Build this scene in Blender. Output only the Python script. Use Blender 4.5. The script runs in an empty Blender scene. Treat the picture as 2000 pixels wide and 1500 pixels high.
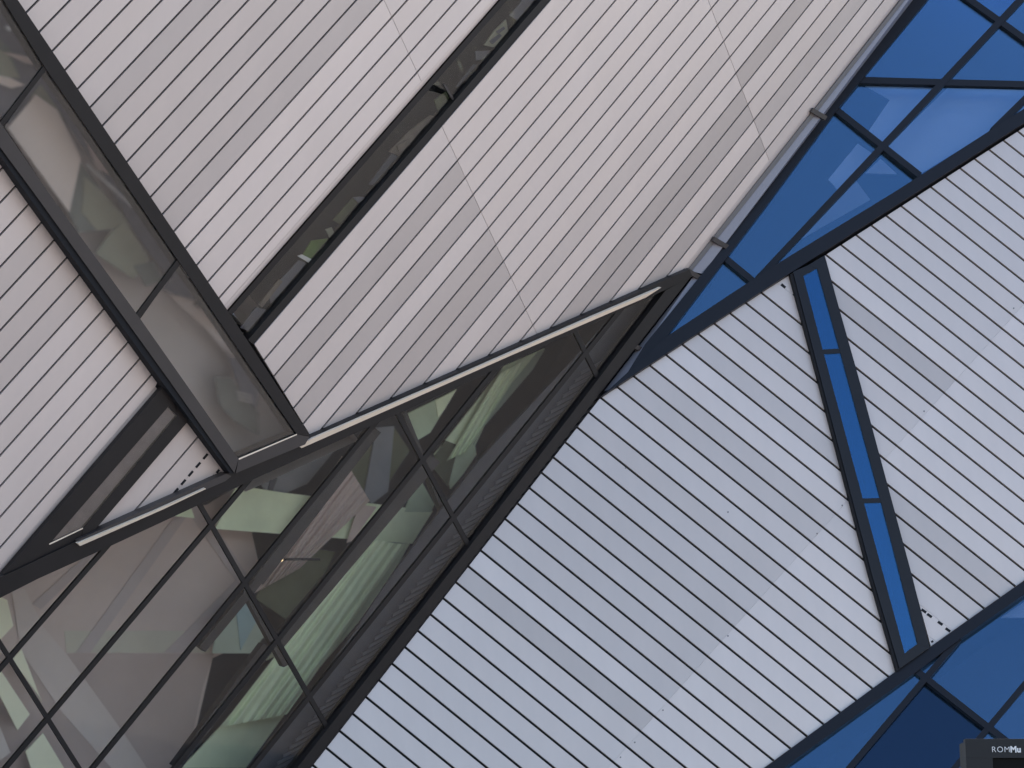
import bpy, bmesh, math, random
from mathutils import Vector, Matrix

random.seed(7)
scene = bpy.context.scene

# ------------------------------------------------------------------ camera
F = 4500.0                      # focal length in photo pixels (2000 wide)
PITCH = math.radians(14.0)
CAM = Vector((0.0, 0.0, 1.7))
RIGHT = Vector((1, 0, 0))
FWD = Vector((0, math.cos(PITCH), math.sin(PITCH)))
UP = Vector((0, -math.sin(PITCH), math.cos(PITCH)))
cam = bpy.data.cameras.new('camera')
cam.sensor_width = 36.0
cam.lens = 36.0 * F / 2000.0
cam.clip_start = 0.1
cam.clip_end = 5000.0
camo = bpy.data.objects.new('camera', cam)
scene.collection.objects.link(camo)
camo.location = CAM
camo.rotation_euler = (math.radians(90) + PITCH, 0, 0)
scene.camera = camo

# ------------------------------------------------------------------ sky and sun
SUN_DIR = Vector((0.42, 0.60, 0.68)).normalized()       # towards the sun, behind the building
elev = math.asin(SUN_DIR.z)
azim = math.atan2(SUN_DIR.x, SUN_DIR.y)
world = bpy.data.worlds.new('World')
scene.world = world
world.use_nodes = True
wn = world.node_tree
for n in list(wn.nodes):
    wn.nodes.remove(n)
sky = wn.nodes.new('ShaderNodeTexSky')
sky.sky_type = 'NISHITA'
sky.sun_disc = False
sky.sun_elevation = elev
sky.sun_rotation = azim
sky.air_density = 1.0
sky.dust_density = 1.0
sky.ozone_density = 1.3
bg = wn.nodes.new('ShaderNodeBackground')
bg.inputs['Strength'].default_value = 0.15
wo = wn.nodes.new('ShaderNodeOutputWorld')
wn.links.new(sky.outputs[0], bg.inputs[0])
wn.links.new(bg.outputs[0], wo.inputs[0])
sun = bpy.data.lights.new('sun', 'SUN')
sun.energy = 3.0
sun.angle = math.radians(0.5)
sun.color = (1.0, 0.93, 0.84)
suno = bpy.data.objects.new('sun', sun)
scene.collection.objects.link(suno)
suno.rotation_euler = (-SUN_DIR).to_track_quat('-Z', 'Y').to_euler()
suno.location = (20, 60, 60)

scene.view_settings.view_transform = 'Standard'
scene.view_settings.look = 'None'
scene.view_settings.gamma = 1.0
scene.view_settings.exposure = 1.12
scene.view_settings.use_curve_mapping = False

# ------------------------------------------------------------------ materials
def new_mat(name):
    m = bpy.data.materials.new(name)
    m.use_nodes = True
    t = m.node_tree
    for n in list(t.nodes):
        t.nodes.remove(n)
    return m, t, t.nodes, t.links

def surf(name, color, rough=0.5, metal=0.0, noise=0.0, nscale=3.0, bump=0.0, bscale=60.0, spec=0.5,
         objcol=False, stretch=None):
    m, t, N, L = new_mat(name)
    out = N.new('ShaderNodeOutputMaterial')
    b = N.new('ShaderNodeBsdfPrincipled')
    L.new(b.outputs[0], out.inputs[0])
    b.inputs['Roughness'].default_value = rough
    b.inputs['Metallic'].default_value = metal
    b.inputs['Specular IOR Level'].default_value = spec
    tc = N.new('ShaderNodeTexCoord')
    mp = N.new('ShaderNodeMapping')
    L.new(tc.outputs['Object'], mp.inputs[0])
    if stretch:
        mp.inputs['Scale'].default_value = stretch
    c = N.new('ShaderNodeRGB')
    c.outputs[0].default_value = (*color, 1)
    col = c.outputs[0]
    if objcol:
        oi = N.new('ShaderNodeObjectInfo')
        mx = N.new('ShaderNodeMix'); mx.data_type = 'RGBA'; mx.blend_type = 'MULTIPLY'
        mx.inputs[0].default_value = 1
        L.new(col, mx.inputs[6]); L.new(oi.outputs['Color'], mx.inputs[7])
        col = mx.outputs[2]
    if noise > 0:
        nz = N.new('ShaderNodeTexNoise')
        nz.inputs['Scale'].default_value = nscale
        nz.inputs['Detail'].default_value = 6
        nz.inputs['Roughness'].default_value = 0.6
        L.new(mp.outputs[0], nz.inputs['Vector'])
        mr = N.new('ShaderNodeMapRange')
        mr.inputs[1].default_value = 0.3; mr.inputs[2].default_value = 0.7
        mr.inputs[3].default_value = 1 - noise; mr.inputs[4].default_value = 1 + noise
        L.new(nz.outputs['Fac'], mr.inputs[0])
        mx = N.new('ShaderNodeMix'); mx.data_type = 'RGBA'; mx.blend_type = 'MULTIPLY'
        mx.inputs[0].default_value = 1
        L.new(col, mx.inputs[6]); L.new(mr.outputs[0], mx.inputs[7])
        col = mx.outputs[2]
    L.new(col, b.inputs['Base Color'])
    if bump > 0:
        nb = N.new('ShaderNodeTexNoise')
        nb.inputs['Scale'].default_value = bscale
        nb.inputs['Detail'].default_value = 3
        L.new(mp.outputs[0], nb.inputs['Vector'])
        bp = N.new('ShaderNodeBump')
        bp.inputs['Strength'].default_value = bump
        bp.inputs['Distance'].default_value = 0.01
        L.new(nb.outputs['Fac'], bp.inputs['Height'])
        L.new(bp.outputs[0], b.inputs['Normal'])
    return m

def glass(name, tint, refl, refl_tint=(1, 1, 1), wave=0.0, wscale=1.2, ior=1.5, rough=0.0, soft=0.0, clear=0.35):
    """coated architectural glass: clear tinted body plus a mirror coat that rises towards grazing view"""
    m, t, N, L = new_mat(name)
    out = N.new('ShaderNodeOutputMaterial')
    tr = N.new('ShaderNodeBsdfTransparent'); tr.inputs[0].default_value = (*tint, 1)
    gl = N.new('ShaderNodeBsdfGlossy'); gl.inputs['Color'].default_value = (*refl_tint, 1)
    gl.inputs['Roughness'].default_value = rough
    fr = N.new('ShaderNodeFresnel'); fr.inputs[0].default_value = ior
    ma = N.new('ShaderNodeMath'); ma.operation = 'ADD'; ma.use_clamp = True
    ma.inputs[1].default_value = refl
    L.new(fr.outputs[0], ma.inputs[0])
    mx = N.new('ShaderNodeMixShader')
    body = tr
    if soft > 0:            # slightly textured pane: part of the view through it is scattered
        rf = N.new('ShaderNodeBsdfRefraction'); rf.inputs['Color'].default_value = (*tint, 1)
        rf.inputs['Roughness'].default_value = soft; rf.inputs['IOR'].default_value = 1.35
        body = N.new('ShaderNodeMixShader'); body.inputs[0].default_value = clear
        L.new(rf.outputs[0], body.inputs[1]); L.new(tr.outputs[0], body.inputs[2])
    L.new(ma.outputs[0], mx.inputs[0]); L.new(body.outputs[0], mx.inputs[1]); L.new(gl.outputs[0], mx.inputs[2])
    L.new(mx.outputs[0], out.inputs[0])
    if wave > 0:
        tc = N.new('ShaderNodeTexCoord')
        nb = N.new('ShaderNodeTexNoise'); nb.inputs['Scale'].default_value = wscale
        nb.inputs['Detail'].default_value = 1.5
        L.new(tc.outputs['Object'], nb.inputs['Vector'])
        bp = N.new('ShaderNodeBump'); bp.inputs['Strength'].default_value = wave
        bp.inputs['Distance'].default_value = 0.05
        L.new(nb.outputs['Fac'], bp.inputs['Height'])
        L.new(bp.outputs[0], gl.inputs['Normal'])
    return m

M = {}
M['alu'] = surf('anodised_aluminium', (0.664, 0.572, 0.528), 0.48, 0.35, noise=0.035, nscale=1.6, bump=0.05, bscale=25, objcol=True, stretch=(1.0, 1.0, 0.16))
M['membrane'] = surf('dark_membrane', (0.035, 0.032, 0.034), 0.8)
M['membrane_b'] = surf('black_membrane', (0.006, 0.006, 0.009), 0.8)
M['frame'] = surf('bronze_black_frame', (0.0165, 0.0130, 0.0125), 0.5, 0.0, noise=0.15, nscale=2, spec=0.32)
M['frame_b'] = surf('blue_black_frame', (0.0095, 0.0088, 0.0120), 0.45, 0.0, noise=0.12, nscale=2, spec=0.33)
M['grey_frame'] = surf('grey_bronze_frame', (0.050, 0.040, 0.037), 0.5, 0.0, noise=0.1, nscale=2)
M['cream'] = surf('cream_gutter_lip', (0.95, 0.77, 0.60), 0.35, 0.0, noise=0.05, nscale=3)  # bright cream stands in for sunlight and highlights
M['fascia'] = surf('pale_fascia', (0.25, 0.245, 0.285), 0.45, 0.2, noise=0.03)
M['glass_sky'] = glass('blue_sky_glass', (0.82, 0.85, 0.91), 0.13, (0.38, 0.69, 1.0), wave=0.012)
M['glass_win'] = glass('blue_window_glass', (0.50, 0.66, 0.86), 0.11, (0.25, 0.60, 1.0), wave=0.015)
M['glass_deep'] = glass('deep_blue_glass', (0.30, 0.42, 0.60), 0.045, (0.45, 0.70, 0.95), wave=0.015)
M['glass_dark'] = glass('grey_green_glass', (0.985, 0.985, 0.97), 0.0, (1, 1, 1), wave=0.05, wscale=0.8, ior=1.29, soft=0.09, clear=0.0)
M['glass_rib'] = glass('ribbon_glass', (0.97, 0.97, 0.96), 0.0, (1, 1, 1), wave=0.25, wscale=1.1, ior=1.46, soft=0.24, clear=0.0)
M['glass_slit'] = glass('dark_slit_glass', (0.92, 0.92, 0.90), 0.0, (1, 1, 1), wave=0.7, wscale=2.6, ior=1.42, soft=0.22, clear=0.0)
M['rib_taupe'] = surf('grey_taupe_plaster', (0.54, 0.49, 0.475), 0.8, noise=0.05, nscale=1.0)
M['taupe_blind'] = surf('mauve_blind', (0.20, 0.165, 0.16), 0.8, noise=0.15, nscale=3)
M['groove'] = surf('grey_groove', (0.16, 0.15, 0.15), 0.6)
M['taupe'] = surf('taupe_plaster', (0.58, 0.47, 0.43), 0.8, noise=0.05, nscale=1.0)
M['taupe_light'] = surf('light_taupe_plaster', (0.66, 0.565, 0.52), 0.8, noise=0.05, nscale=1.0)
M['taupe_dark'] = surf('dark_taupe_plaster', (0.46, 0.365, 0.335), 0.8, noise=0.05, nscale=1.0)
M['green'] = surf('pale_green_panel', (0.76, 0.84, 0.60), 0.7, noise=0.08, nscale=1.5)
M['green_dim'] = surf('sage_green_panel', (0.46, 0.55, 0.40), 0.7, noise=0.1, nscale=1.5)
M['cream_green'] = surf('cream_green_panel', (0.88, 0.85, 0.64), 0.7, noise=0.04, nscale=1.5)
M['slate'] = surf('slate_panel', (0.085, 0.09, 0.115), 0.6, noise=0.1, nscale=1.5)
M['slate_mid'] = surf('mid_slate_panel', (0.22, 0.23, 0.26), 0.6, noise=0.1, nscale=1.5)
M['black_in'] = surf('dark_interior', (0.05, 0.05, 0.052), 0.8)
M['white_in'] = surf('white_plaster', (0.82, 0.82, 0.82), 0.8)
M['concrete'] = surf('plaza_concrete', (0.33, 0.28, 0.24), 0.85, noise=0.12, nscale=0.4)
M['paving'] = surf('paving', (0.40, 0.36, 0.32), 0.85, noise=0.1, nscale=0.6)
M['asphalt'] = surf('asphalt', (0.055, 0.055, 0.057), 0.85, noise=0.15, nscale=0.5)
M['paint'] = surf('road_paint', (0.75, 0.74, 0.70), 0.7)
M['sign'] = surf('sign_black', (0.010, 0.0095, 0.011), 0.5, spec=0.35, noise=0.08, nscale=5)
M['screen'] = surf('sign_screen', (0.002, 0.002, 0.002), 0.6, spec=0.15)
M['letter'] = surf('sign_lettering', (0.70, 0.70, 0.70), 0.5)

# ------------------------------------------------------------------ geometry helpers
COL = scene.collection

def ray(x, y):
    return RIGHT * ((x - 1000.0) / F) + UP * ((750.0 - y) / F) + FWD

class Plane:
    def __init__(self, p, n):
        self.n = n.normalized(); self.p = p
        if self.n.dot(self.p - CAM) > 0:
            self.n = -self.n
    def at(self, x, y, off=0.0):
        r = ray(x, y)
        k = (self.p + self.n * off - CAM).dot(self.n) / r.dot(self.n)
        return CAM + r * k

def camvec(a, b, c):
    return RIGHT * a + UP * b + FWD * c

def plane_through(p1, p2, want):
    d = (p2 - p1).normalized()
    n = want - d * want.dot(d)
    return Plane(p1, n)

def plane3(a, b, c):
    return Plane(a, (b - a).cross(c - a))

def area(poly):
    return 0.5 * sum(poly[i][0] * poly[(i + 1) % len(poly)][1] - poly[(i + 1) % len(poly)][0] * poly[i][1] for i in range(len(poly)))

def clip(poly, a, b, c):
    """keep the part of a pixel polygon where a x + b y + c >= 0"""
    out = []
    for i in range(len(poly)):
        p, q = poly[i], poly[(i + 1) % len(poly)]
        dp, dq = a * p[0] + b * p[1] + c, a * q[0] + b * q[1] + c
        if dp >= 0:
            out.append(p)
        if (dp > 0 and dq < 0) or (dp < 0 and dq > 0):
            t = dp / (dp - dq)
            out.append((p[0] + t * (q[0] - p[0]), p[1] + t * (q[1] - p[1])))
    return out

def line2(p, q):
    a, b = q[1] - p[1], p[0] - q[0]
    return (a, b, -(a * p[0] + b * p[1]))

def neg(l):
    return (-l[0], -l[1], -l[2])

def clip_poly(poly, region):
    """clip by a convex region"""
    s = 1 if area(region) > 0 else -1
    for i in range(len(region)):
        l = line2(region[i], region[(i + 1) % len(region)])
        poly = clip(poly, *((neg(l)) if s > 0 else l))
        if len(poly) < 3:
            return []
    return poly

def link(name, me, mat, parent):
    o = bpy.data.objects.new(name, me)
    COL.objects.link(o)
    if mat:
        me.materials.append(M[mat])
    if parent is not None:
        o.parent = parent
        o.matrix_parent_inverse = parent.matrix_world.inverted() if False else Matrix.Translation(-parent_loc(parent))
    return o

def parent_loc(o):
    v = Vector((0, 0, 0))
    while o is not None:
        if o.parent is None:
            v += o.location
        else:
            v += o.location + o.matrix_parent_inverse.translation
        o = o.parent
    return v

def mesh_obj(name, verts, faces, mat, parent):
    me = bpy.data.meshes.new(name)
    c = sum((Vector(v) for v in verts), Vector()) / len(verts)
    me.from_pydata([tuple(Vector(v) - c) for v in verts], [], faces)
    me.update()
    o = link(name, me, mat, parent)
    o.location = c
    return o

def dedupe(poly, eps=0.3):
    out = []
    for p in poly:
        if not out or math.hypot(p[0] - out[-1][0], p[1] - out[-1][1]) > eps:
            out.append(p)
    if len(out) > 1 and math.hypot(out[0][0] - out[-1][0], out[0][1] - out[-1][1]) <= eps:
        out.pop()
    return out

LIP_DIR = None
def slab(name, poly, plane, front, back, mat, parent, bevel=0.0, tilt=None):
    """a flat plate lying on a facet: outline in photo pixels at the front face, extruded square to the facet"""
    poly = dedupe(poly)
    if len(poly) < 3 or abs(area(poly)) < 6:
        return None
    if area(poly) > 0:            # y runs down: make it counter-clockwise as seen from the front
        poly = poly[::-1]
    fr = [plane.at(x, y, front) for x, y in poly]
    if tilt is not None:
        cc = sum(fr, Vector()) / len(fr)
        fr = [p + plane.n * (p - cc).dot(tilt) for p in fr]
    bk = [p - plane.n * (front - back) for p in fr]
    n = len(fr)
    faces = [list(range(n)), list(range(2 * n - 1, n - 1, -1))]
    for i in range(n):
        j = (i + 1) % n
        faces.append([i, n + i, n + j, j])
    o = mesh_obj(name, fr + bk, faces, mat, parent)
    if bevel > 0:
        bm = bmesh.new(); bm.from_mesh(o.data)
        es = [e for e in bm.edges if all(v.index < n for v in e.verts)]
        bmesh.ops.bevel(bm, geom=es, offset=bevel, segments=2, profile=0.5, affect='EDGES')
        bm.to_mesh(o.data); bm.free()
    return o

def bar_poly(p, q, w):
    d = Vector((q[0] - p[0], q[1] - p[1])).normalized()
    nx, ny = -d.y * w / 2, d.x * w / 2
    return [(p[0] + nx, p[1] + ny), (q[0] + nx, q[1] + ny), (q[0] - nx, q[1] - ny), (p[0] - nx, p[1] - ny)]

def room(name, poly, plane, near, depth, mat, parent, spread=0.0):
    """the dark reveal behind a window: side walls and a back wall, open at the front"""
    poly = dedupe(poly)
    if area(poly) > 0:
        poly = poly[::-1]
    fr = [plane.at(x, y, near) for x, y in poly]
    bk = [p - plane.n * depth for p in fr]
    n = len(fr)
    faces = [list(range(n, 2 * n))]
    for i in range(n):
        j = (i + 1) % n
        faces.append([i, j, n + j, n + i])
    return mesh_obj(name, fr + bk, faces, mat, parent)

def empty(name, loc):
    o = bpy.data.objects.new(name, None)
    o.empty_display_size = 0.5
    COL.objects.link(o)
    o.location = loc
    return o

def part_empty(name, loc, parent):
    o = empty(name, loc)
    o.parent = parent
    o.matrix_parent_inverse = Matrix.Translation(-parent_loc(parent))
    return o

def tag(o, label, cat=None, group=None, kind=None):
    if label: o['label'] = label
    if cat: o['category'] = cat
    if group: o['group'] = group
    if kind: o['kind'] = kind
    return o

# ------------------------------------------------------------------ facet planes
# leaning left wall
nA = camvec(0.967 * F, -0.253 * F, -4827.0).normalized()
A = Plane(CAM + ray(1000, 750) * 45.0, nA)
# glass facade below its lower edge
E1, E2 = A.at(20, 1150), A.at(1320, 548)
G = plane_through(E1, E2, camvec(0.97 * F, -0.22 * F, -6000.0).normalized())
# right wall, meeting the glass along its right frame
S1, S2 = G.at(1172, 772, 0.05), G.at(607, 1497, 0.05)
B = plane_through(S1, S2, camvec(0.531 * F, 0.847 * F, -11430.0).normalized())
# sky-blue glass above the right wall
T1, T2 = B.at(1176, 772), B.at(2000, 232)
zA = (A.at(1782, 0) - CAM).dot(FWD)
C = plane3(T1, T2, CAM + ray(1782, 0) * (zA + 0.95))
# sky-blue glass below the right wall
U1, U2 = B.at(1512, 1490), B.at(2000, 1140)
zq = (B.at(2000, 1500) - CAM).dot(FWD)
D = plane3(U1, U2, CAM + ray(2000, 1500) * (zq - 0.95))
for nm, p in (('A', A), ('G', G), ('B', B), ('C', C), ('D', D)):
    print(nm, [round(v, 3) for v in p.n])

# joints of the cladding: line n of a facet is l0 + n * li (thousands of pixels from the picture centre)
LA = ((0.46063411, 0.45085998, 0.76417188), (0.00473806, 0.00124081, -0.02364017))
LB = ((-0.61573478, 0.77106983, 0.15811561), (-0.00168206, 0.00268481, 0.0362135))

def joint(L, n):
    a, b, c = (L[0][i] + n * L[1][i] for i in range(3))
    a, b = a / 1000.0, b / 1000.0
    c = c - a * 1000.0 - b * 750.0
    return (a, b, c)

# ------------------------------------------------------------------ ground and street
def sheet(name, x0, y0, x1, y1, z, mat):
    o = mesh_obj(name, [(x0, y0, z), (x1, y0, z), (x1, y1, z), (x0, y1, z)], [(0, 1, 2, 3)], mat, None)
    o['kind'] = 'structure'
    return o
sheet('ground', -1500, -1500, 1500, 1500, 0.0, 'concrete')
sheet('road', -400, -16, 400, -3, 0.004, 'asphalt')

# ------------------------------------------------------------------ the two crystal wings
base_l = A.at(400, 1500); base_l.z = 0
wing = empty('crystal_wing', base_l)
tag(wing, 'leaning museum wing clad in warm silver slats, upper left, with diagonal dark windows', 'building')
base_r = B.at(1500, 1500); base_r.z = 0
rwing = empty('crystal_wing', base_r)
tag(rwing, 'museum wing clad in bluish silver slats, lower right, with blue glass above and below', 'building')

def cladding(name, region, plane, L, n0, n1, parent, seams, tone, backmat, gap=0.10, tight=(), front=0.0, thick=0.045, depth=0.05, label=None, seam=0.4):
    wall = slab(name, region, plane, front - depth, front - depth - 0.22, backmat, parent)
    if label: wall['label'] = label
    for n in range(n0, n1):
        la = joint(L, n + (0.006 if n in tight else gap / 2))
        lb = joint(L, n + 1 - (0.006 if n + 1 in tight else gap / 2))
        # midline picks the sides
        strip = clip(region, *la)
        strip_t = clip(strip, *neg(lb)) if len(strip) > 2 else []
        if len(strip_t) < 3:
            strip = clip(region, *neg(la))
            strip_t = clip(strip, *lb) if len(strip) > 2 else []
        if len(strip_t) < 3 or abs(area(dedupe(strip_t))) < 12:
            continue
        pieces = [(strip_t, 0)]
        for k, (p, q) in enumerate(seams):
            l = line2(p, q)
            ln = math.hypot(l[0], l[1])
            nxt = []
            for pc, s in pieces:
                left = clip(pc, l[0], l[1], l[2] - seam * ln)
                right = clip(pc, -l[0], -l[1], -l[2] - seam * ln)
                if len(left) > 2 and abs(area(dedupe(left))) > 12: nxt.append((left, s))
                if len(right) > 2 and abs(area(dedupe(right))) > 12: nxt.append((right, s + (k + 1)))
            pieces = nxt
        for pc, s in pieces:
            tl = Vector((random.uniform(-1, 1), random.uniform(-1, 1), random.uniform(-1, 1))) * 0.0006
            o = slab('cladding_panel', pc, plane, front, front - thick, 'alu', wall, tilt=tl)
            if o is None: continue
            v = (1 + (tone(n, s) - 1) * 2.05) * random.uniform(0.975, 1.02)
            w = random.uniform(-0.006, 0.006)
            o.color = (v * (1 + w), v, v * (1 - w), 1)
    return wall

SEAM_A1 = ((1050, 655), (750, 0))
SEAM_A2 = ((1500, 308), (1383, 0))
def tone_a1(n, s):
    return {7: 0.94, 8: 0.97, 9: 0.94, 10: 0.955, 13: 1.02}.get(n, 1.005)
def tone_a2(n, s):
    if s: return 1.03
    return {5: 0.925, 6: 0.955, 7: 0.965, 8: 0.95, 9: 0.965, 10: 0.935, 11: 0.92}.get(n, 0.99 if n < 12 else 1.03)
def tone_a3(n, s):
    # s = 0 left of both seams, 1 between, 3 beyond
    if s == 0:
        return {21: 0.90, 22: 1.0, 23: 0.90, 24: 1.01, 25: 0.93, 26: 0.90, 27: 0.91, 28: 1.0, 29: 0.93, 30: 0.98}.get(n, 0.99)
    if s == 1:
        return {32: 0.87, 33: 0.88, 34: 1.0, 35: 0.86, 29: 0.96, 31: 0.98}.get(n, 1.01)
    return {31: 0.88, 33: 0.96, 34: 0.90, 36: 0.95, 35: 0.97}.get(n, 0.99)

REG_A1 = [(-220, -10), (309, 743), (303, 756), (-8, 1117), (-220, 1362)]
REG_A2 = [(-101, -200), (1137, -200), (438, 597)]
REG_A3 = [(1250, -200), (1905, -200), (1331, 530), (606, 850), (497, 672)]
REG_A4 = [(369, 820), (442, 923), (184, 1037)]
cladding('cladding_wall', REG_A1, A, LA, -12, 21, wing, [], tone_a1, 'membrane', label='cladding left of the ribbon window')
cladding('cladding_wall', REG_A2, A, LA, -6, 19, wing, [SEAM_A1], tone_a2, 'membrane', label='cladding between the ribbon window and the dark slit')
cladding('cladding_wall', REG_A3, A, LA, 17, 42, wing, [SEAM_A1, SEAM_A2], tone_a3, 'membrane', label='cladding right of the dark slit')
cladding('cladding_wall', REG_A4, A, LA, 15, 26, wing, [], lambda n, s: 0.97, 'membrane', tight=(21, 22), label='small triangle of cladding under the ribbon window')

SEAM_B = ((1250, 1430), (1860, 750))
def tone_b1(n, s):
    if s == 0:
        return {-13: 1.02, -14: 0.91, -3: 0.99, -2: 0.99, -1: 0.95, 0: 0.94, 1: 1.02, 2: 1.03, 3: 0.95, 4: 1.0}.get(n, 0.945 if -13 < n < -3 else 0.98)
    return 1.02 if n % 5 else 0.985
def tone_b2(n, s):
    if s == 0:
        return {10: 0.915, 9: 0.965, 8: 1.0, 11: 1.02}.get(n, 0.99)
    return {3: 0.93, 2: 0.925, 1: 0.96, 0: 0.98}.get(n, 1.015)
REG_B1 = [(1176, 773), (1543, 536), (1751, 1311), (1221, 1697), (453, 1697)]
REG_B2 = [(1611, 499), (2260, 82), (2260, 950), (1818, 1262)]
cladding('cladding_wall', REG_B1, B, LB, -28, 14, rwing, [SEAM_B], tone_b1, 'membrane_b', gap=0.122, tight=(9,), depth=0.07, seam=0.12, label='cladding left of the blue slit window')
cladding('cladding_wall', REG_B2, B, LB, -6, 32, rwing, [SEAM_B], tone_b2, 'membrane_b', gap=0.122, tight=(0, -1), depth=0.07, seam=0.12, label='cladding right of the blue slit window')

def rolled_edge(p, q, plane, rad, deg, parent, v=1.0, side=1):
    """cladding sheet rolled back along an opening: quarter-round lip"""
    a, b = plane.at(p[0], p[1], 0.0), plane.at(q[0], q[1], 0.0)
    e = (b - a).normalized(); t = e.cross(plane.n)
    t = t if t.dot(RIGHT) > 0 else -t
    vs, fs, m = [], [], 8
    for k in range(m + 1):
        th = math.radians(deg) * k / m
        off = t * (rad * math.sin(th)) - plane.n * (rad * (1 - math.cos(th)))
        vs += [a + off, b + off]
    for k in range(m + 1):
        th = math.radians(deg) * k / m
        off = t * ((rad - 0.03) * math.sin(th)) - plane.n * (0.03 + (rad - 0.03) * (1 - math.cos(th)))
        vs += [a + off, b + off]
    for k in range(m):
        fs.append((2 * k, 2 * k + 1, 2 * k + 3, 2 * k + 2))
        o2 = 2 * (m + 1)
        fs.append((o2 + 2 * k + 2, o2 + 2 * k + 3, o2 + 2 * k + 1, o2 + 2 * k))
    o = mesh_obj('edge_trim', vs, fs, 'alu', parent)
    for f in o.data.polygons: f.use_smooth = True
    bm = bmesh.new(); bm.from_mesh(o.data); bmesh.ops.recalc_face_normals(bm, faces=bm.faces); bm.to_mesh(o.data); bm.free()
    o.color = (v, v, v, 1)
    return o
rolled_edge((1137, -200), (437, 599), A, 0.17, 75, wing, 1.0, 1)
rolled_edge((1904, -200), (1333, 528), A, 0.24, 78, wing, 0.92, 1)
rolled_edge((304, 756), (-8, 1117), A, 0.17, 75, wing, 1.0, 1)

# ------------------------------------------------------------------ ribbon window on the left wing
rib = part_empty('ribbon_window', A.at(300, 500), wing)
rib['label'] = 'long diagonal ribbon window with dark frame'
RH = 0.26
RIB_OUT = [(-150, 95), (-110, -212), (606, 852), (462, 922)]
# glass inner outline
gl_l = [(-120, 78), (94, 375), (272, 620), (360, 750), (467, 897)]
gl_r = [(-104, -160), (10, 5), (87, 130), (256, 374), (347, 507), (500, 732), (580, 849)]
slab('side_frame', [(-180, 44), (-150, 20), (94, 375), (272, 620), (466, 896), (458, 924), (330, 742), (66, 376)], A, RH, -0.1, 'grey_frame', rib)
slab('side_frame', [(-104, -160), (10, 5), (87, 130), (256, 374), (347, 507), (500, 732), (580, 848), (606, 852), (445, 607), (287, 374), (35, 0), (-80, -170)], A, RH, -0.1, 'frame', rib)
slab('gasket', [(-196, 20), (-180, 44), (66, 376), (330, 742), (458, 924), (450, 925), (318, 748), (50, 376)], A, RH - 0.03, -0.1, 'membrane_b', rib)  # black strip painted in for the shaded side of the frame
slab('end_frame', [(466, 896), (580, 848.5), (605, 853), (596, 868), (461, 924)], A, RH - 0.004, -0.1, 'grey_frame', rib)
slab('end_highlight', [(466, 895.5), (580, 847.5), (580, 849.5), (467, 898)], A, RH + 0.002, RH - 0.008, 'cream', rib).name = 'glazing_bead'  # painted highlight along the lower glass edge
PANES = [
    [(-104, -160), (10, 5), (87, 130), (4, 241), (-150, 20)],
    [(90, 136), (347, 507), (270, 617), (94, 375), (8, 247)],
    [(350, 515), (500, 732), (580, 848), (467, 897), (360, 748), (274, 623)],
]
for p in PANES:
    slab('pane', p, A, 0.22, 0.20, 'glass_rib', rib)
slab('transom', bar_poly((92, 128), (0, 247), 9), A, RH - 0.015, 0.19, 'frame', rib)
slab('transom', bar_poly((352, 508), (266, 623), 10), A, RH - 0.015, 0.19, 'frame', rib)
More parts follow.
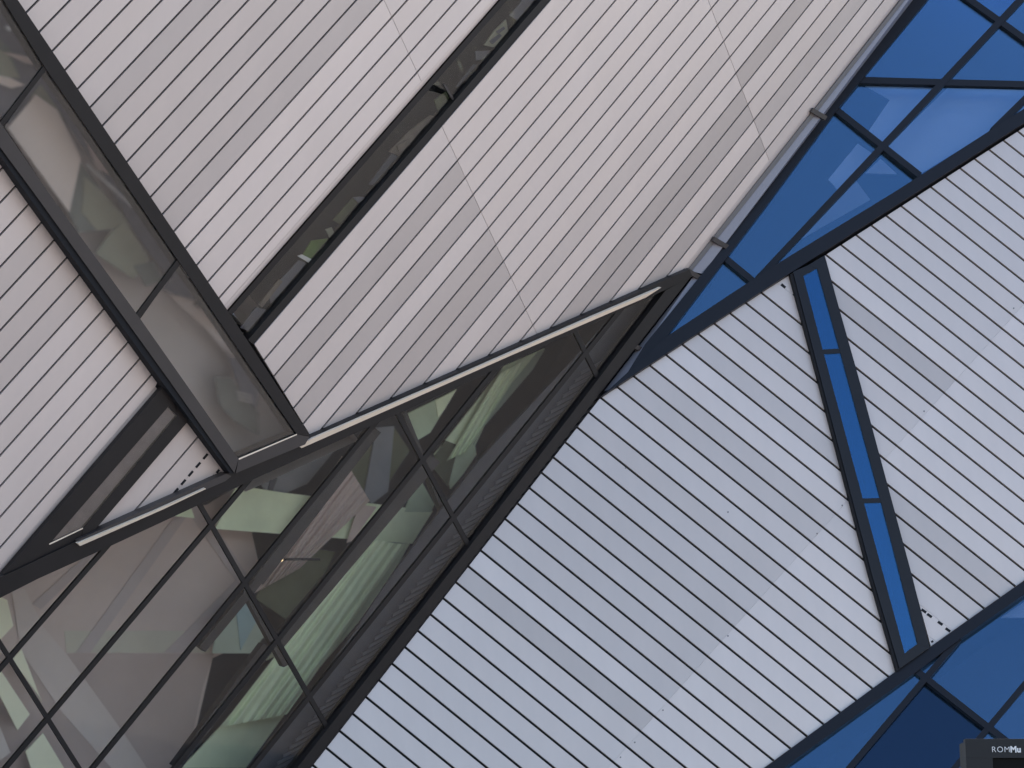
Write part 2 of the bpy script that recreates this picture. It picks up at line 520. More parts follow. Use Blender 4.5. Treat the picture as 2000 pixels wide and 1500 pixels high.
# panels added behind the ribbon glass, coloured as its mottled reflections
RIBROOM = [(-200, 40), (-110, -212), (606, 852), (462, 922)]
room('window_reveal', [(-230, -40), (-130, -240), (700, 860), (480, 960)], A, -0.275, 0.7, 'rib_taupe', rib)
def inside(name, poly, plane, off, mat, parent, th=0.03):
    return slab(name, poly, plane, off, off - th, mat, parent)
M['rib_green'] = surf('dull_olive_panel', (0.26, 0.265, 0.205), 0.8, noise=0.1, nscale=1.2)
M['rib_teal'] = surf('dull_teal_panel', (0.145, 0.16, 0.15), 0.8, noise=0.15, nscale=1.2)
M['rib_slate'] = surf('dull_slate_panel', (0.13, 0.132, 0.16), 0.8, noise=0.15, nscale=1.2)
RI = [
    ([(-120, -220), (110, 128), (20, 250), (-160, 0)], -0.62, 'rib_slate'),
    ([(-20, 60), (20, 95), (38, 152), (-10, 150), (-60, 110)], -0.56, 'rib_teal'),
    ([(-10, 92), (14, 104), (38, 152), (0, 150)], -0.50, 'rib_green'),
    ([(-10, 146), (20, 152), (48, 166), (22, 172), (-10, 160)], -0.47, 'taupe_light'),
    ([(8, 102), (60, 112), (86, 131), (50, 124)], -0.48, 'taupe'),
    ([(10, 52), (26, 50), (18, 62)], -0.46, 'white_in'),
    ([(96, 130), (365, 520), (330, 545), (262, 452), (205, 345), (135, 250), (80, 165)], -0.62, 'rib_slate'),
    ([(15, 250), (70, 185), (112, 215), (158, 310), (135, 415)], -0.42, 'taupe_light'),
    ([(80, 165), (120, 225), (150, 320), (165, 345), (140, 330), (60, 190)], -0.58, 'rib_green'),
    ([(152, 310), (180, 345), (215, 400), (195, 450), (152, 455), (128, 400)], -0.57, 'rib_teal'),
    ([(165, 345), (200, 375), (250, 432), (230, 445), (190, 450), (160, 415)], -0.54, 'rib_green'),
    ([(244, 430), (292, 505), (262, 545), (186, 495), (215, 455)], -0.52, 'rib_green'),
    ([(262, 520), (300, 510), (320, 548), (285, 560)], -0.50, 'rib_teal'),
    ([(155, 240), (175, 285), (225, 305), (235, 350), (190, 330)], -0.55, 'taupe_dark'),
    ([(168, 322), (172, 320), (262, 402), (258, 406)], -0.45, 'rib_pale'),
    ([(345, 530), (370, 540), (410, 592), (345, 578), (318, 565)], -0.56, 'rib_slate'),
    ([(330, 575), (400, 585), (520, 770), (480, 730), (400, 640)], -0.66, 'taupe_light'),
    ([(420, 735), (452, 738), (505, 806), (505, 850), (455, 820), (428, 790)], -0.52, 'rib_teal'),
    ([(446, 697), (476, 700), (506, 765), (500, 800), (470, 765)], -0.48, 'rib_slate'),
    ([(463, 764), (492, 772), (492, 774), (463, 767)], -0.44, 'rib_pale'),
    ([(464, 771), (494, 779), (494, 781), (464, 774)], -0.44, 'rib_pale'),
    ([(466, 778), (494, 786), (494, 788), (466, 781)], -0.44, 'rib_pale'),
]
M['rib_pale'] = surf('pale_strip', (0.55, 0.54, 0.54), 0.7)
for p, off, mt in RI:
    inside('interior_panel', p, A, off, mt, rib)

# ------------------------------------------------------------------ dark slit on the left wing
slit = part_empty('slit_window', A.at(760, 330), wing)
slit['label'] = 'narrow dark slit window across the warm cladding'
SL = [(1149, -200), (1250, -200), (497, 672), (445, 607)]
room('window_reveal', [(1100, -220), (1330, -220), (575, 690), (400, 600)], A, -0.28, 0.8, 'black_in', slit)
slab('side_frame', bar_poly((1241, -200), (491, 669), 16), A, -0.02, -0.28, 'frame', slit)
slab('side_frame', bar_poly((1159, -200), (449, 612), 10), A, -0.06, -0.28, 'frame', slit)
slab('pane', [(1155, -200), (1240, -200), (885, 205), (872, 178), (836, 160)], A, -0.10, -0.12, 'glass_slit', slit)
slab('pane', [(820, 172), (868, 185), (882, 210), (492, 660), (450, 605)], A, -0.10, -0.12, 'glass_slit', slit)
slab('transom', bar_poly((868, 165), (892, 205), 4), A, -0.085, -0.10, 'grey_frame', slit)
SI = [  # added panels coloured as the reflections in the dark slit
    ([(590, 500), (608, 470), (640, 466), (645, 478), (612, 512)], -0.21, 'lime'),
    ([(582, 500), (590, 497), (612, 508), (606, 515)], -0.19, 'white_in'),
    ([(584, 508), (606, 517), (560, 575), (528, 592), (524, 572)], -0.23, 'rib_slate'),
    ([(636, 448), (648, 444), (658, 470), (652, 482)], -0.20, 'rib_green'),
    ([(650, 430), (690, 385), (705, 400), (668, 440)], -0.24, 'olive'),
    ([(690, 386), (704, 384), (716, 386), (700, 396)], -0.19, 'rib_slate'),
    ([(720, 360), (765, 300), (785, 310), (740, 365)], -0.25, 'slate'),
    ([(760, 296), (800, 255), (840, 225), (852, 228), (805, 285), (778, 304)], -0.23, 'taupe_dim'),
    ([(775, 285), (800, 270), (800, 282), (780, 298)], -0.20, 'taupe_dim'),
    ([(848, 196), (872, 178), (882, 206), (858, 225)], -0.22, 'olive'),
    ([(890, 170), (925, 125), (955, 135), (920, 180)], -0.25, 'slate'),
    ([(928, 100), (970, 98), (962, 112), (930, 118)], -0.22, 'rib_slate'),
    ([(945, 88), (965, 60), (988, 38), (992, 60), (982, 88), (962, 92)], -0.20, 'rib_green'),
    ([(956, 80), (976, 66), (980, 70), (962, 86)], -0.18, 'slate'),
    ([(968, 62), (984, 52), (986, 56), (974, 66)], -0.18, 'slate'),
    ([(995, 30), (1030, -10), (1050, -8), (1010, 40)], -0.22, 'rib_slate'),
    ([(470, 640), (500, 600), (520, 605), (495, 650)], -0.23, 'rib_slate'),
    ([(505, 595), (545, 545), (552, 550), (512, 600)], -0.20, 'taupe_dim'),
]
M['taupe_dim'] = surf('dim_brown_panel', (0.16, 0.135, 0.115), 0.8, noise=0.25, nscale=5)
M['lime'] = surf('moss_green_panel', (0.10, 0.17, 0.035), 0.7, noise=0.2, nscale=4)
M['olive'] = surf('olive_panel', (0.085, 0.095, 0.05), 0.7, noise=0.2, nscale=4)
for p, off, mt in SI:
    inside('interior_panel', p, A, off, mt, slit)

# ------------------------------------------------------------------ small slanted window low on the left wing
sw = part_empty('slanted_window', A.at(200, 930), wing)
sw['label'] = 'small slanted window with thick dark frame low on the left'
SW_G = [(329, 794), (346, 812), (162, 1032), (97, 1062)]
slab('side_frame', [(318, 756), (332, 757), (345, 770), (329, 794), (97, 1062), (70, 1095), (4, 1124)], A, 0.10, -0.2, 'frame', sw)
slab('head_frame', [(332, 757), (374, 815), (346, 812), (329, 794), (345, 770)], A, 0.097, -0.2, 'frame', sw)
slab('side_frame', [(374, 815), (183, 1038), (160, 1048), (162, 1032), (346, 812)], A, 0.10, -0.2, 'frame', sw)
slab('sill', [(97, 1062), (162, 1032), (160, 1048), (150, 1062), (4, 1126), (70, 1095)], A, 0.09, -0.2, 'frame', sw)
slab('glazing_bead', [(96, 1062), (162, 1031), (162, 1033), (97, 1064)], A, 0.104, 0.09, 'cream', sw)  # thin highlight put in as a cream strip
slab('pane', SW_G, A, 0.095, 0.08, 'glass_rib', sw)
slab('blind', [(335, 775), (365, 815), (165, 1045), (85, 1075)], A, 0.03, 0.0, 'taupe_blind', sw)  # panel added only to lighten the view into this window
room('window_reveal', [(335, 765), (400, 830), (200, 1060), (60, 1090)], A, -0.275, 0.6, 'taupe', sw)

# ------------------------------------------------------------------ edge beam between the cladding and the glass facade
gut = part_empty('edge_beam', A.at(700, 820), wing)
gut['label'] = 'dark edge beam with cream gutter lip between cladding and glass'
slab('beam', [(-220, 1222), (0, 1128), (184, 1041), (442, 926), (606, 854), (1347, 526), (1352, 540), (1300, 566), (892, 756), (500, 934), (217, 1066), (75, 1130), (0, 1168), (-220, 1270)], A, 0.14, -0.25, 'frame', gut)
slab('beam_cap', [(184, 1040), (442, 925), (452, 930), (440, 940), (160, 1060), (150, 1056)], A, 0.17, 0.0, 'grey_frame', gut)
_e = (A.at(1300, 566) - A.at(584, 871)).normalized()
_dn = _e.cross(A.n); _dn = _dn if _dn.z < 0 else -_dn
slab('gutter_lip', [(584, 871), (612, 855.5), (880, 740), (1150, 621), (1290, 561), (1262, 581), (1000, 694), (592, 876)], A, 0.20, 0.0, 'cream', gut, tilt=_dn * -0.4)  # sunlit, reflecting ledge face put into the cream colour
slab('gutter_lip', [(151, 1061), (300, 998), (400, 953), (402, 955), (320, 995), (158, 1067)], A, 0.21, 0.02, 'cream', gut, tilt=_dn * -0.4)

# perforated vents at the small triangle
vent = part_empty('perforated_vent', A.at(390, 930), wing)
for (p, q, k) in (((408, 884), (336, 968), 5), ((430, 916), (411, 937), 2)):
    for i in range(k):
        t0, t1 = (i + 0.15) / k, (i + 0.75) / k
        a = (p[0] + (q[0] - p[0]) * t0, p[1] + (q[1] - p[1]) * t0)
        b = (p[0] + (q[0] - p[0]) * t1, p[1] + (q[1] - p[1]) * t1)
        slab('slot', bar_poly(a, b, 4.5), A, 0.004, -0.02, 'membrane_b', vent)

# ------------------------------------------------------------------ glass facade of the left wing
gf = part_empty('glass_facade', G.at(600, 1150), wing)
gf['label'] = 'dark greenish glass facade under the leaning wall'
REG_G = [(-250, 1268), (1312, 560), (1172, 752), (875, 1125), (585, 1497), (423, 1700), (-250, 1700)]
REG_Gc = [(-250, 1268), (1312, 560), (423, 1700), (-250, 1700)]
set1 = [((-168, 1500), (20, 1285)), ((15, 1497), (480, 947)), ((185, 1497), (727, 835)), ((345, 1497), (825, 900)), ((500, 1492), (1000, 870))]
set2 = [((-330, 740), (-250, 865)), ((0, 1255), (155, 1500)), ((412, 1022), (605, 1360)), ((827, 900), (885, 1008)), ((1145, 690), (1172, 745))]
def ext(p, q, s=3.0):
    d = (q[0] - p[0], q[1] - p[1])
    return (p[0] - d[0] * s, p[1] - d[1] * s), (q[0] + d[0] * s, q[1] + d[1] * s)
for p, q in set1:
    a, b = ext(p, q)
    slab('mullion', clip_poly(bar_poly(a, b, 8.5), REG_Gc), G, 0.015, -0.05, 'frame', gf)
for p, q in set2[1:]:
    a, b = ext(p, q, 9)
    slab('mullion', clip_poly(bar_poly(a, b, 8.5), REG_Gc), G, 0.012, -0.05, 'frame', gf)
slab('side_frame', [(1300, 567), (1350, 540), (1172, 768), (897, 1125), (607, 1497), (449, 1700), (420, 1700), (583, 1497), (873, 1125), (1150, 765)], G, 0.09, -0.2, 'frame', gf)
cells = [REG_Gc]
def split_all(cells, lines, w=3.0):
    for p, q in lines:
        l = line2(p, q); ln = math.hypot(l[0], l[1]); out = []
        for c in cells:
            for s in (1, -1):
                pc = clip(c, s * l[0], s * l[1], s * l[2] - w * ln)
                if len(pc) > 2 and abs(area(dedupe(pc))) > 40: out.append(pc)
        cells = out
    return cells
for c in split_all(split_all([REG_Gc], set1), set2[1:]):
    tl = Vector((random.uniform(-1, 1), random.uniform(-1, 1), random.uniform(-1, 1))) * 0.002
    slab('pane', c, G, -0.004, -0.02, 'glass_dark', gf, tilt=tl)
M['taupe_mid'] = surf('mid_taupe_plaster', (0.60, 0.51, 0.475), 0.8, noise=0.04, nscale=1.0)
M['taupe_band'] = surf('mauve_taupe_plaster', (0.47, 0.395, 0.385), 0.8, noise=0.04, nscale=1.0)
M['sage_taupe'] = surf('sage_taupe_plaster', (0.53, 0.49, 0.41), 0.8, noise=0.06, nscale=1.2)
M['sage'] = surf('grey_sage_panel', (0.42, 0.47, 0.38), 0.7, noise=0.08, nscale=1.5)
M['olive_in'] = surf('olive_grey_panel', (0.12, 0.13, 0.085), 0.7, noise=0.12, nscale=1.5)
M['screen_dark'] = surf('dark_screen', (0.050, 0.052, 0.068), 0.6, noise=0.1, nscale=2)
M['screen_rib'] = surf('dark_screen_rib', (0.10, 0.10, 0.118), 0.6)
M['steel'] = surf('dark_steel', (0.016, 0.016, 0.022), 0.5)
room('atrium_shell', [(-320, 1265), (1420, 500), (900, 1400), (640, 1740), (-320, 1740)], G, -0.30, 3.2, 'slate', gf)
GI = [  # added panels standing in for layered reflections in the facade glass
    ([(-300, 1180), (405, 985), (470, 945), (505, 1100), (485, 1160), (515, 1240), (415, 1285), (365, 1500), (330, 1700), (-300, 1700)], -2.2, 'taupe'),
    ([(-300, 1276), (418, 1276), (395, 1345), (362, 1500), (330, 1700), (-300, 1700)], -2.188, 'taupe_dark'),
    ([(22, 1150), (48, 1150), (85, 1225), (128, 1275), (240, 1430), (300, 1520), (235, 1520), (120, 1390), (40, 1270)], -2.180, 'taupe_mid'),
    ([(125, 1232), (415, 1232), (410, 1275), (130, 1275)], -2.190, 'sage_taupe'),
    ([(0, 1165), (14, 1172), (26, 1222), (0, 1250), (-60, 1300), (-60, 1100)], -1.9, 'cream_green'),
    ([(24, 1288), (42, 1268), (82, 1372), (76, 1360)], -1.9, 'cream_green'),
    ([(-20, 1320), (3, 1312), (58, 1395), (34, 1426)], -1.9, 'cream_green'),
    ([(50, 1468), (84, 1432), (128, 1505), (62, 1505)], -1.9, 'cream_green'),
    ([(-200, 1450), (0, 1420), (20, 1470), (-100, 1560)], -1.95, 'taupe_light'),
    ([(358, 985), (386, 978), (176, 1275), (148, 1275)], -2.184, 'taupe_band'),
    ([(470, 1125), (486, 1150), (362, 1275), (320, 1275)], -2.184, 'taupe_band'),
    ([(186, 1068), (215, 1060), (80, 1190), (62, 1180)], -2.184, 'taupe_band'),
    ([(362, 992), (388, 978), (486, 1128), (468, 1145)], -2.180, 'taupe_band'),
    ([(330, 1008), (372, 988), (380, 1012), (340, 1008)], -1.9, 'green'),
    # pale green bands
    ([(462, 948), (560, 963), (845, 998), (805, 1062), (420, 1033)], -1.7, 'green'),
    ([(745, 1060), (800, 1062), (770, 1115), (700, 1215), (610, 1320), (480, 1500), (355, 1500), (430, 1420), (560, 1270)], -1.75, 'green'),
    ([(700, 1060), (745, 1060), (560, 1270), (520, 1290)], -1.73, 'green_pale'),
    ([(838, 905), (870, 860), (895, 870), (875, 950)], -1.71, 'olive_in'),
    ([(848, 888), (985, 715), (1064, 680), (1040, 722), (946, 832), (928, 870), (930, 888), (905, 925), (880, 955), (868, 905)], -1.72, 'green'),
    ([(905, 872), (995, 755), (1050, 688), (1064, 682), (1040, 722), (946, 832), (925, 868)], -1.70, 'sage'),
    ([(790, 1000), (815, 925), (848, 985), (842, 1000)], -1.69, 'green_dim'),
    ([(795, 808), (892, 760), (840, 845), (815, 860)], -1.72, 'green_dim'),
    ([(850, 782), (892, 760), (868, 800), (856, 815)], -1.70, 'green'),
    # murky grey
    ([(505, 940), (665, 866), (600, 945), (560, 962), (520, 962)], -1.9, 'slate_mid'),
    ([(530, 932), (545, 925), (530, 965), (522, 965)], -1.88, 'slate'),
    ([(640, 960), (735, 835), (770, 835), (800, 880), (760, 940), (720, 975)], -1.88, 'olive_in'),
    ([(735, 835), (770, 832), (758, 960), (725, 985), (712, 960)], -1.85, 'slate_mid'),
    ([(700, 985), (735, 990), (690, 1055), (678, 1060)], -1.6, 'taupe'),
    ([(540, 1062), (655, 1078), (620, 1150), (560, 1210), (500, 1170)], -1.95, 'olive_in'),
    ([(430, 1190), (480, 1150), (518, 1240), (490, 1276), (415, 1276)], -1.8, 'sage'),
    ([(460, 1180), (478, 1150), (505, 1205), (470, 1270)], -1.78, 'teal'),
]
M['green_pale'] = surf('straw_green_panel', (0.80, 0.82, 0.58), 0.7, noise=0.08, nscale=1.5)
M['teal'] = surf('teal_grey_panel', (0.32, 0.42, 0.42), 0.7, noise=0.08, nscale=1.5)
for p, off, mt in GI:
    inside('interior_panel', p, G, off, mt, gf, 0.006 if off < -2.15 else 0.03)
# dark bars added behind the mullions, imitating layered reflections
for p, q, w in (((735, 838), (505, 1135), 22), ((850, 895), (540, 1262), 24), ((1152, 690), (945, 905), 18),
                ((505, 1135), (395, 1268), 16), ((790, 805), (872, 1010), 9), ((480, 1150), (560, 1300), 14), ((520, 1262), (345, 1500), 16)):
    slab('strut', bar_poly(p, q, w), G, -0.55, -0.70, 'steel', gf)
def reflection_folds(c00, c10, c11, c01, folds, amp, off, mat, parent):
    """hanging fabric in folds; corners in photo pixels: top start, top end, bottom end, bottom start"""
    nu, nv = folds * 8, 10
    vs, fs = [], []
    for b in range(nv + 1):
        v = b / nv
        for a in range(nu + 1):
            u = a / nu
            x = (c00[0] * (1 - u) + c10[0] * u) * (1 - v) + (c01[0] * (1 - u) + c11[0] * u) * v
            y = (c00[1] * (1 - u) + c10[1] * u) * (1 - v) + (c01[1] * (1 - u) + c11[1] * u) * v
            w = math.sin(2 * math.pi * folds * u + 1.8 * math.sin(2.3 * v + 4 * u)) + 0.5 * math.sin(2 * math.pi * folds * 0.53 * u + 3 * v)
            vs.append(G.at(x, y, off + amp * w * (0.5 + 0.5 * v)))
    for b in range(nv):
        for a in range(nu):
            k = b * (nu + 1) + a
            fs.append((k, k + 1, k + nu + 2, k + nu + 1))
    o = mesh_obj('curtain', vs, fs, mat, parent)
    for f in o.data.polygons: f.use_smooth = True
    return o
reflection_folds((668, 890), (722, 978), (585, 1110), (485, 1165), 9, 0.05, -1.5, 'taupe', gf)  # wavy reflections in the glass, shaped as folded sheets
reflection_folds((715, 1052), (792, 1064), (560, 1395), (430, 1420), 6, 0.05, -1.5, 'green', gf)
reflection_folds((975, 730), (1030, 700), (915, 880), (872, 900), 4, 0.035, -1.6, 'green', gf)
# small lit lamp inside
M['lamp'] = None
lm, lt, LN, LL = new_mat('warm_lamp')
lo = LN.new('ShaderNodeOutputMaterial'); le = LN.new('ShaderNodeEmission')
le.inputs[0].default_value = (1.0, 0.72, 0.38, 1); le.inputs[1].default_value = 1.5
LL.new(le.outputs[0], lo.inputs[0]); M['lamp'] = lm
bm = bmesh.new(); bmesh.ops.create_icosphere(bm, subdivisions=2, radius=0.032)
me = bpy.data.meshes.new('lamp_bulb'); bm.to_mesh(me); bm.free()
lb_ = link('lamp_bulb', me, 'lamp', gf); lb_.location = G.at(549, 1093, -0.9)
slab('lamp_bracket', [(556, 1090), (625, 1090), (625, 1095), (556, 1095)], G, -0.95, -0.98, 'steel', gf)
# added ribbed sheet imitating reflected slats, behind the right-hand row of panes
slab('screen', [(1330, 560), (1190, 770), (640, 1490), (480, 1700), (330, 1700), (500, 1480), (640, 1310), (775, 1110), (850, 1010), (935, 900), (1130, 690), (1200, 610)], G, -0.45, -0.5, 'screen_dark', gf)
for i in range(60):
    t = i / 59.0
    x, y = 480 + t * 700, 1600 - t * 900
    slab('screen_rib', [(x - 45, y + 26), (x + 85, y - 42), (x + 85, y - 37), (x - 45, y + 32)], G, -0.425, -0.45, 'screen_rib', gf)

# ------------------------------------------------------------------ pale fascia between the wings
fas = part_empty('fascia', A.at(1500, 340), wing)
fas['label'] = 'pale narrow fascia strip along the right edge of the leaning wing'
OUT = [(1926, -200), (1352, 530)]
OUTG = [(1354, 540), (1180, 764)]
INC = [(1937, -200), (1372, 535)]
INCG = [(1371, 537), (1204, 757)]
def fascia(seq_o, seq_i, pl):
    for k in range(len(seq_o) - 1):
        q = [pl.at(*seq_o[k], -0.03), pl.at(*seq_o[k + 1], -0.03), C.at(*seq_i[k + 1], 0.03), C.at(*seq_i[k], 0.03)]
        nn = (q[1] - q[0]).cross(q[3] - q[0]).normalized()
        if nn.dot(q[0] - CAM) < 0: nn = -nn
        v = q + [p + nn * 0.06 for p in q]
        mesh_obj('fascia_panel', v, [(0, 1, 2, 3), (7, 6, 5, 4), (0, 4, 5, 1), (1, 5, 6, 2), (2, 6, 7, 3), (3, 7, 4, 0)], 'fascia', fas)
fascia(OUT, INC, A)
fascia(OUTG, INCG, G)
slab('groove', [(1919, -200), (1760, 0), (1500, 329), (1346, 524), (1352, 528), (1508, 331), (1767, 0), (1926, -200)], A, -0.012, -0.10, 'groove', fas)  # grey strip painted in for the soft shade along the edge
for (x, y, pl) in ((1601, 224, A), (1409, 476, A), (1357, 537, A), (1250, 682, G)):
    slab('bracket', bar_poly((x - 14, y - 9), (x + 13, y + 7), 9), pl, 0.06, -0.05, 'grey_frame', fas)

# ------------------------------------------------------------------ upper blue glazing of the right wing
ug = part_empty('upper_glazing', C.at(1750, 250), rwing)
ug['label'] = 'blue glazing with diagonal mullions above the bluish cladding'
REG_C = [(1937, -200), (2260, -200), (2260, 60), (1952, 245), (1302, 658), (1204, 757)]
CFR = [(1937, -200), (1965, -200), (1811, 0), (1635, 214), (1500, 397), (1302, 658), (1204, 757), (1215, 745), (1260, 672), (1371, 535), (1500, 370), (1612, 221), (1782, 0)]
slab('side_frame', CFR, C, 0.06, -0.25, 'frame_b', ug)
slab('sill_frame', [(1176, 773), (1302, 657), (1500, 526), (1750, 373), (1952, 243), (2260, 46), (2260, 82), (2000, 240), (1791, 375), (1500, 561), (1212, 749)], C, 0.10, -0.25, 'frame_b', ug)
m1 = ((1480, 545), (1992, 0))
m2 = ((1940, 254), (2262, -62))
bars = [m1, m2, ((1410, 498), (1478, 554)), ((1634, 214), (1797, 342)), ((1876, -14), (2110, 152)), ((1676, 156), (2260, 171))]
for i, (p, q) in enumerate(bars):
    if i == 0: q = (2180, -200)
    slab('mullion', bar_poly(p, q, 13 if i < 2 else 12), C, 0.02 - 0.003 * i, -0.10, 'frame_b', ug)
cutters = [m1, m2]
REG_Cc = [(1937, -200), (2260, -200), (2260, 60), (1204, 757)]
cl = split_all([REG_Cc], [m1], 4)
out = []
for c in cl:
    out += [c]
cl = split_all(out, [((1634, 214), (1797, 342))], 4)
cl = split_all(cl, [((1676, 156), (2260, 171))], 4)
for c in cl:
    tl = Vector((random.uniform(-1, 1), random.uniform(-1, 1), random.uniform(-1, 1))) * 0.016
    slab('pane', c, C, -0.06, -0.08, 'glass_sky', ug, tilt=tl)
room('glazing_shell', [(1930, -210), (2270, -210), (2270, 60), (1204, 762)], C, -0.16, 2.2, 'black_in', ug)
CI = [
    ([(1690, 168), (1835, 172), (1728, 282), (1697, 255), (1738, 195)], -0.6, 'white_in'),
    ([(1850, 172), (2250, 178), (2250, 100), (2000, 215), (1800, 338), (1735, 285)], -0.65, 'white_in'),
    ([(1675, 280), (1704, 300), (1640, 375), (1618, 350)], -0.6, 'white_in'),
    ([(1720, 310), (1752, 340), (1690, 338)], -0.6, 'white_in'),
    ([(1625, 385), (1670, 350), (1700, 390), (1560, 470), (1510, 525), (1500, 515)], -0.7, 'pale_in'),
]
M['pale_in'] = surf('pale_grey_plaster', (0.5, 0.5, 0.5), 0.8)
for p, off, mt in CI:
    inside('interior_panel', p, C, off, mt, ug)

# ------------------------------------------------------------------ lower blue glazing
lg = part_empty('lower_glazing', D.at(1850, 1400), rwing)
lg['label'] = 'blue glazing with diagonal mullions below the bluish cladding'
slab('head_frame', [(1221, 1697), (1512, 1486), (1750, 1311), (1819, 1262), (2000, 1134), (2260, 950), (2260, 978), (2000, 1161), (1875, 1248), (1790, 1312), (1534, 1497), (1255, 1697)], D, 0.08, -0.25, 'frame_b', lg)
REG_D = [(1221, 1705), (2260, 955), (2260, 1705)]
dm = ((1660, 1497), (1872, 1248)); ds = ((1790, 1310), (1960, 1442)); dm2 = ((2000, 1337), (1867, 1497))
slab('mullion', bar_poly((1485, 1705), (1874, 1246), 12), D, 0.04, -0.12, 'frame_b', lg)
slab('mullion', bar_poly((1786, 1306), (2200, 1632), 12), D, 0.037, -0.12, 'frame_b', lg)
slab('mullion', bar_poly((2260, 1027), (1700, 1697), 12), D, 0.034, -0.12, 'frame_b', lg)
def sidefn(p, q): return line2(p, q)
for c in split_all(split_all([REG_D], [dm, dm2], 4), [ds], 4):
    cx = sum(p[0] for p in c) / len(c); cy = sum(p[1] for p in c) / len(c)
    def val(seg):
        l = line2(*seg); return l[0] * cx + l[1] * cy + l[2]
    # the dark pane lies between the two diagonal mullions, below the cross bar
    l1, l2, l3 = line2(*dm), line2(*dm2), line2(*ds)
    tst = (1790, 1450)
    same = all((l[0] * cx + l[1] * cy + l[2]) * (l[0] * tst[0] + l[1] * tst[1] + l[2]) > 0 for l in (l1, l2, l3))
    tl = Vector((random.uniform(-1, 1), random.uniform(-1, 1), random.uniform(-1, 1))) * 0.025
    slab('pane', c, D, -0.05, -0.07, 'glass_deep' if same else 'glass_sky', lg, tilt=tl)
room('glazing_shell', [(1225, 1700), (2260, 960), (2260, 1700)], D, -0.13, 2.0, 'black_in', lg)
inside('interior_panel', [(1955, 1206), (2260, 1000), (2260, 1206)], D, -0.5, 'white_in', lg)

# ------------------------------------------------------------------ slit window of the right wing
bw = part_empty('slit_window', B.at(1680, 900), rwing)
bw['label'] = 'tall narrow blue window with dark frame splitting the bluish cladding'
slab('side_frame', [(1549, 531), (1578, 518), (1569, 539), (1607, 683), (1686, 977), (1767, 1276), (1757, 1306), (1703, 1122), (1605, 747)], B, 0.13, -0.25, 'frame_b', bw)
slab('side_frame', [(1578, 518), (1610, 499), (1680, 748), (1781, 1123), (1816, 1264), (1792, 1257), (1720, 977), (1640, 683), (1596, 524)], B, 0.13, -0.25, 'frame_b', bw)
slab('gasket', [(1543, 536), (1551, 532), (1607, 747), (1705, 1122), (1759, 1307), (1752, 1311), (1698, 1122), (1600, 747)], B, 0.10, -0.2, 'membrane_b', bw)  # black strip standing in for shadow on the frame's left side
slab('head_frame', [(1578, 518), (1596, 524), (1569, 539)], B, 0.127, -0.2, 'frame_b', bw)
slab('sill_frame', [(1767, 1276), (1792, 1257), (1816, 1264), (1757, 1306)], B, 0.127, -0.2, 'frame_b', bw)
slab('transom', bar_poly((1605, 687), (1645, 685), 9), B, 0.126, -0.1, 'frame_b', bw)
slab('transom', bar_poly((1683, 978), (1724, 977), 9), B, 0.126, -0.1, 'frame_b', bw)
for p in ([(1566, 536), (1598, 521), (1642, 686), (1606, 687)], [(1606, 687), (1642, 686), (1722, 977), (1685, 978)], [(1686, 979), (1721, 977), (1795, 1255), (1766, 1280)]):
    tl = Vector((0, 0, 1)) * 0.35
    slab('pane', p, B, 0.115, 0.095, 'glass_win', bw)
room('window_reveal', [(1566, 530), (1600, 515), (1800, 1258), (1762, 1290)], B, -0.02, 0.7, 'black_in', bw)
# vents
v2 = part_empty('perforated_vent', B.at(1830, 1215), rwing)
for (x, y) in ((1800, 1190), (1811, 1199), (1832, 1214), (1847, 1227)):
    slab('slot', bar_poly((x, y), (x + 9, y + 6.5), 5), B, 0.004, -0.02, 'membrane_b', v2)
slab('slot', bar_poly((1819, 1254), (1823, 1252), 4), B, 0.004, -0.02, 'membrane_b', v2)
v3 = part_empty('perforated_vent', B.at(1530, 560), rwing)
slab('slot', bar_poly((1526, 555), (1534, 562), 5), B, 0.004, -0.02, 'membrane_b', v3)
slab('slot', bar_poly((1549, 574), (1553, 577), 4), B, 0.004, -0.02, 'membrane_b', v3)

# small dirt specks near the panel ends, built as raised discs
rv = part_empty('rivet_row', B.at(1400, 1240), rwing)
for (x, y) in ((1422, 1242), (1295, 1387), (1240, 1450), (1212, 1479), (1645, 987), (1596, 1042), (1422, 1000), (1222, 914), (1805, 803), (1980, 602)):
    slab('rivet', [(x - 1.2, y - 1), (x, y - 1.5), (x + 1.2, y - 1), (x + 1.2, y + 1), (x, y + 1.5), (x - 1.2, y + 1)], B, 0.006, -0.01, 'groove', rv)

# ------------------------------------------------------------------ unseen top and rear slabs, added to block sun from behind
def cam_pt(x, y, z):
    return CAM + ray(x, y) * z
def box_from(q, th, mat, parent, name):
    nn = (q[1] - q[0]).cross(q[3] - q[0]).normalized()
    v = q + [p + nn * th for p in q]
    return mesh_obj(name, v, [(0, 1, 2, 3), (7, 6, 5, 4), (0, 4, 5, 1), (1, 5, 6, 2), (2, 6, 7, 3), (3, 7, 4, 0)], mat, parent)
box_from([cam_pt(-600, -420, 60), cam_pt(1500, -420, 60), cam_pt(1500, 2100, 60), cam_pt(-600, 2100, 60)], 3, 'concrete', wing, 'rear_wall')
box_from([cam_pt(1500, -420, 60.5), cam_pt(2500, -420, 60.5), cam_pt(2500, 2100, 60.5), cam_pt(1500, 2100, 60.5)], 3, 'concrete', rwing, 'rear_wall')
def roof_blocker(a, b, c, d, parent):
    box_from([a, b, c, d], -0.4, 'concrete', parent, 'roof')
roof_blocker(A.at(-250, -198, -0.1), A.at(1921, -198, -0.1), cam_pt(1500, -415, 60), cam_pt(-600, -415, 60), wing)
roof_blocker(C.at(1937, -198, -0.1), C.at(2400, -198, -0.1), cam_pt(2500, -415, 60), cam_pt(1510, -415, 60), rwing)

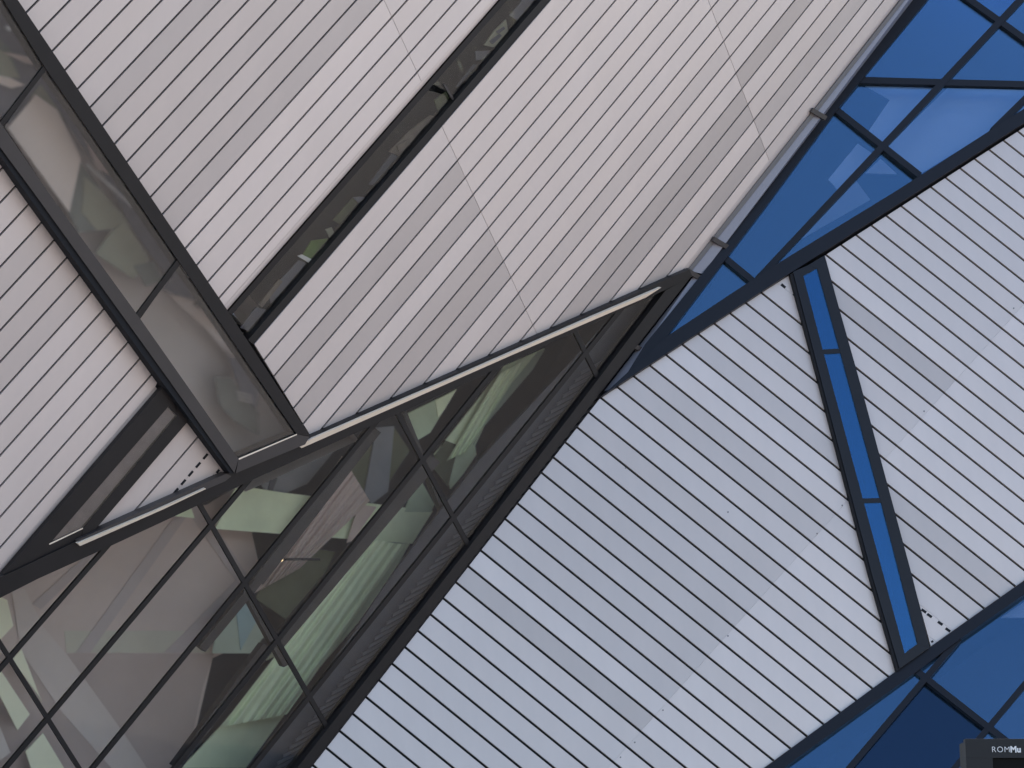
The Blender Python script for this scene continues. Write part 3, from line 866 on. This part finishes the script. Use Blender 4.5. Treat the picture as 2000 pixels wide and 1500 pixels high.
# ------------------------------------------------------------------ street sign
sg = empty('information_sign', (0, 0, 0))
tag(sg, 'black museum sign with white lettering, bottom right corner', 'sign')
ZS = 14.0
def sp(x, y, dz=0.0):
    return CAM + ray(x, y) * ((ZS + dz) / 1.0)
tl = sp(1885, 1443); x0, yS, zt = tl.x, tl.y, tl.z
px = ZS / F
sg.location = (x0 + 0.6, yS + 0.15, 0)
def sbox(name, xa, xb, ya, yb, za, zb, mat, bev=0.006):
    v = [(xa, ya, za), (xb, ya, za), (xb, yb, za), (xa, yb, za), (xa, ya, zb), (xb, ya, zb), (xb, yb, zb), (xa, yb, zb)]
    o = mesh_obj(name, v, [(3, 2, 1, 0), (4, 5, 6, 7), (0, 1, 5, 4), (1, 2, 6, 5), (2, 3, 7, 6), (3, 0, 4, 7)], mat, sg)
    bm = bmesh.new(); bm.from_mesh(o.data)
    bmesh.ops.bevel(bm, geom=list(bm.edges), offset=bev, segments=2, profile=0.5, affect='EDGES')
    bm.to_mesh(o.data); bm.free()
    return o
W = 1.3
fr = 52 * px
sbox('sign_case', x0 + 0.02, x0 + W - 0.02, yS + 0.03, yS + 0.30, 0.0, zt - 0.004, 'sign')
sbox('sign_frame', x0, x0 + fr, yS, yS + 0.06, 0.10, zt - 37 * px, 'sign', 0.0008)
sbox('sign_frame', x0 + W - fr, x0 + W, yS, yS + 0.06, 0.10, zt - 37 * px, 'sign', 0.0008)
sbox('sign_header', x0, x0 + W, yS, yS + 0.06, zt - 37 * px, zt, 'sign', 0.0008)
sbox('sign_screen', x0 + fr, x0 + W - fr, yS + 0.02, yS + 0.05, 0.9, zt - 37.2 * px, 'screen', 0.002)
sbox('sign_base', x0 - 0.05, x0 + W + 0.05, yS - 0.05, yS + 0.36, 0.0, 0.10, 'sign')
def text(body, x, zb, h, bold):
    cu = bpy.data.curves.new('lettering', 'FONT')
    cu.body = body; cu.size = h / 0.70; cu.extrude = 0.0015; cu.offset = bold
    cu.space_character = 1.12 if not bold > 0 else 1.02
    to = bpy.data.objects.new('tmp', cu); COL.objects.link(to)
    bpy.context.view_layer.update()
    me = bpy.data.meshes.new_from_object(to.evaluated_get(bpy.context.evaluated_depsgraph_get()))
    bpy.data.objects.remove(to); bpy.data.curves.remove(cu)
    R = Matrix.Rotation(math.radians(90), 4, 'X')
    me.transform(R)
    o = link('lettering', me, 'letter', sg)
    o.location = (x, yS - 0.005, zb)
    return max(v.co.x for v in me.vertices)
zb = zt - 26 * px
wd = text('ROM', x0 + 50 * px, zb, 11 * px, -0.0006)
text('Mu', x0 + 50 * px + wd + 1.2 * px, zb, 11.5 * px, 0.0019)
